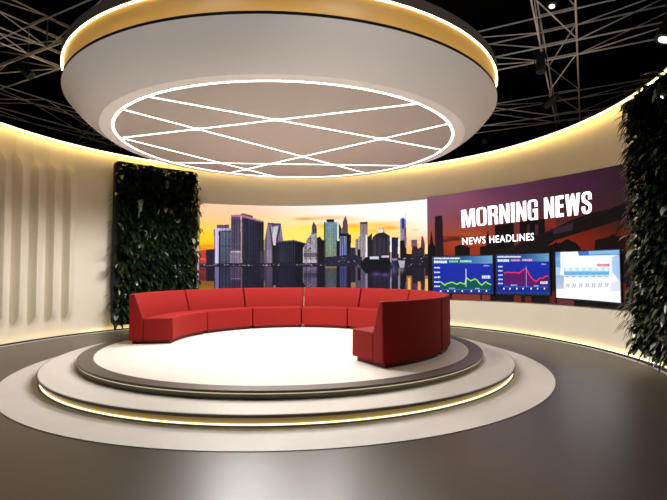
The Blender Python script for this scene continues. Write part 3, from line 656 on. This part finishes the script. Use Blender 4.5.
# ------------------------------------------------------------------ plant walls
def plant_wall(label, a0, a1, z0, z1, n, seed, fringe):
    r = random.Random(seed); rb = 5.56
    mid = (a0+a1)/2
    t = empty('plant_wall', cyl_pt(mid, z0, rb), label, 'plant wall')
    # rounded backing panel
    b = MB(); N = 24; rc = .12; da = abs(a1-a0); W = R(da)*rb; out = []
    for cx_, cz_, s0 in ((rc, rc, 180), (W-rc, rc, 270), (W-rc, z1-z0-rc, 0), (rc, z1-z0-rc, 90)):
        for q in range(7): out.append((cx_+rc*math.cos(R(s0+15*q)), cz_+rc*math.sin(R(s0+15*q))))
    # columns of a grid clipped by the rounded outline
    cols = sorted(set([0, rc*.13, rc*.5, rc]+[rc+(W-2*rc)*k/N for k in range(N+1)]+[W-rc*.5, W-rc*.13, W]))
    def ext(s):
        e = 0
        if s < rc: e = rc-math.sqrt(max(0, rc*rc-(rc-s)**2))
        if s > W-rc: e = rc-math.sqrt(max(0, rc*rc-(s-W+rc)**2))
        return e
    for s in cols:
        a = a1+(a0-a1)*s/W; e = ext(s)
        for rad, z in ((rb, z0+e), (rb+.10, z0+e), (rb+.10, z1-e), (rb, z1-e)): b.v.append(cyl_pt(a, z, rad))
    for k in range(len(cols)-1):
        for j in range(4): b.f.append((k*4+j, (k+1)*4+j, (k+1)*4+(j+1) % 4, k*4+(j+1) % 4))
    m = (len(cols)-1)*4; b.f += [(0,1,2,3), (m+3,m+2,m+1,m)]
    b.build('backing_panel', M['backing'], t, smooth=30)
    # strip light behind the panel edge
    ls = MB()
    for e in ((a0,) if a0 < 0 else ()):
        e2 = e-math.copysign(.35, e-mid); p = cyl_pt(e2, 0, rb+.12); ls.box((p[0], p[1], (z0+z1)/2), (.02,.02,z1-z0-.3))
    p0 = MB()
    ls.revolve([(rb+.11,z0+.06),(rb+.13,z0+.06),(rb+.13,z0+.08),(rb+.11,z0+.08)], WX, WY, min(a0,a1)+1, max(a0,a1)-1, 16)
    ls.build('led_strip', M['led_base'], t)
    # leaves
    V_, F_, C_ = [], [], []
    def leaf(p, d, L, w, curl, tint, side=None):
        up = Vector((0,0,1)); d = d.normalized(); s = (side or d.cross(up)); s = s.normalized() if s.length > 1e-4 else Vector((1,0,0))
        o = len(V_); nseg = 5; q = p.copy(); dd = d.copy()
        for i in range(nseg+1):
            k = i/nseg; ww = w*math.sin(math.pi*min(1, (k*.9+.08)))**.8 if i < nseg else .001
            nn = s.cross(dd)
            V_.extend([q-s*ww+nn*ww*.25, q.copy(), q+s*ww+nn*ww*.25]); C_.extend([tint]*3)
            q = q+dd*(L/nseg); dd = (dd+Vector((0,0,-curl))).normalized()
            s = (s-dd*s.dot(dd)).normalized()
        for i in range(nseg):
            for j in (0, 1): F_.append((o+i*3+j, o+i*3+j+1, o+i*3+3+j+1, o+i*3+3+j))
    def tint():
        k = r.random()
        if k < .03: return lin((150,160,140))  # a few whitish leaves, glints put into the colour
        g = r.uniform(.42, 1.0); return lin(((30 if k < .7 else 44)*g, (50 if k < .7 else 56)*g, (30 if k < .6 else 24)*g))
    for i in range(n):
        s = r.uniform(.05, W-.05); z = r.uniform(z0+.1, z1-.05)
        a = a1+(a0-a1)*s/W
        p = Vector(cyl_pt(a, z, rb-.005-r.random()*.05))
        inn = Vector((WX-p.x, WY-p.y, 0)).normalized(); tang = Vector((-inn.y, inn.x, 0))
        kind = r.random()
        d = inn*r.uniform(.3,1)+tang*r.uniform(-.8,.8)+Vector((0,0,r.uniform(-.7,.45)))
        if kind < .55: leaf(p, d, r.uniform(.2,.36), r.uniform(.04,.066), r.uniform(.15,.5), tint())
        elif kind < .85: leaf(p, d, r.uniform(.22,.36), r.uniform(.012,.022), r.uniform(.2,.45), tint())
        else: leaf(p, d, r.uniform(.18,.26), r.uniform(.06,.09), r.uniform(.1,.3), tint())
    # tufts: rosettes of narrow arching leaves
    for i in range(int(n/26)):
        s = r.uniform(.1, W-.1); z = r.uniform(z0+.2, z1-.1); a = a1+(a0-a1)*s/W; p = Vector(cyl_pt(a, z, rb-.04))
        inn = Vector((WX-p.x, WY-p.y, 0)).normalized(); tang = Vector((-inn.y, inn.x, 0)); tt = tint()
        for q in range(16):
            an = r.uniform(0, 2*math.pi)
            leaf(p, inn*r.uniform(.5,1)+tang*math.cos(an)+Vector((0,0,math.sin(an)*.8)), r.uniform(.18,.3), r.uniform(.008,.014), .35, tt)
    for (edge, zc, cnt, L) in fringe:
        for q in range(cnt):
            a = edge; p = Vector(cyl_pt(a, zc+r.uniform(-.18,.18), rb-.02)); inn = Vector((WX-p.x, WY-p.y, 0)).normalized(); tang = Vector((-inn.y, inn.x, 0))
            out_ = tang*(-1 if edge > mid else 1)
            leaf(p, out_*r.uniform(.6,1)+inn*r.uniform(0,.5)+Vector((0,0,r.uniform(-.3,.5))), L*r.uniform(.8,1.4), r.uniform(.009,.014), r.uniform(.22,.42), tint())
    me = bpy.data.meshes.new('foliage'); me.from_pydata([tuple(v) for v in V_], [], F_); me.update()
    ca_ = me.color_attributes.new('tint', 'FLOAT_COLOR', 'POINT'); ca_.data.foreach_set('color', np.array(C_, float).ravel())
    me.materials.append(M['leaf']); me.shade_smooth()
    o = bpy.data.objects.new('foliage', me); COL.objects.link(o); o.parent = t; o.matrix_parent_inverse = Matrix.Translation(t.location).inverted()
    o['kind'] = 'stuff'
plant_wall('dark green planted wall panel at left, standing between the pale curved wall and skyline screen', 142.9, 120.9, .13, 4.1, 1800, 1,
    [(142.9,3.1,8,.22),(142.9,2.5,6,.22),(142.9,1.5,12,.28),(142.9,1.9,8,.25),(142.9,.7,10,.25),(120.9,3.35,12,.25),(120.9,2.4,6,.2),(120.9,1.6,5,.2)])
plant_wall('dark green planted wall panel at right edge, beside the weather display', -6.3, -19, .16, 4.1, 1500, 2,
    [(-6.3,3.7,16,.32),(-6.3,3.2,16,.34),(-6.3,2.6,14,.3),(-6.3,2.1,10,.28),(-6.3,1.1,14,.3),(-6.3,.75,26,.42),(-6.3,.5,14,.34)])

# ------------------------------------------------------------------ added fill lamps behind the camera, turned up at the canopy and the trusses
for nm, p, aim, e in (('fill_lamp_left', (-4.2,-1.2,.9), (-1.6,5.6,4.2), 520), ('fill_lamp_right', (3.4,-1.2,.9), (1.4,5.9,4.2), 700)):
    L = bpy.data.lights.new(nm, 'SPOT'); L.energy = e; L.color = (1,.95,.9); L.spot_size = R(44); L.spot_blend = .8; L.shadow_soft_size = .5
    o = bpy.data.objects.new(nm, L); COL.objects.link(o); o.location = p; o.rotation_euler = (Vector(aim)-Vector(p)).to_track_quat('-Z', 'Y').to_euler()
# ------------------------------------------------------------------ world, camera, view
w = bpy.data.worlds.new('world'); sc.world = w; w.use_nodes = True
w.node_tree.nodes['Background'].inputs['Color'].default_value = (.5,.42,.36,1); w.node_tree.nodes['Background'].inputs['Strength'].default_value = .0
cam = bpy.data.cameras.new('camera'); cam.sensor_width = 36; cam.lens = FPX/667*36; cam.clip_start = .05; cam.clip_end = 100
co = bpy.data.objects.new('camera', cam); COL.objects.link(co); co.location = (0,0,CAMH)
co.rotation_mode = 'XYZ'
co.matrix_world = Matrix.Translation((0,0,CAMH)) @ Matrix.Rotation(math.pi/2+PITCH, 4, 'X') @ Matrix.Rotation(-ROLL, 4, 'Z')
sc.camera = co
sc.view_settings.view_transform = 'Standard'; sc.view_settings.look = 'None'; sc.view_settings.gamma = 1; sc.view_settings.use_curve_mapping = False
sc.view_settings.exposure = .25
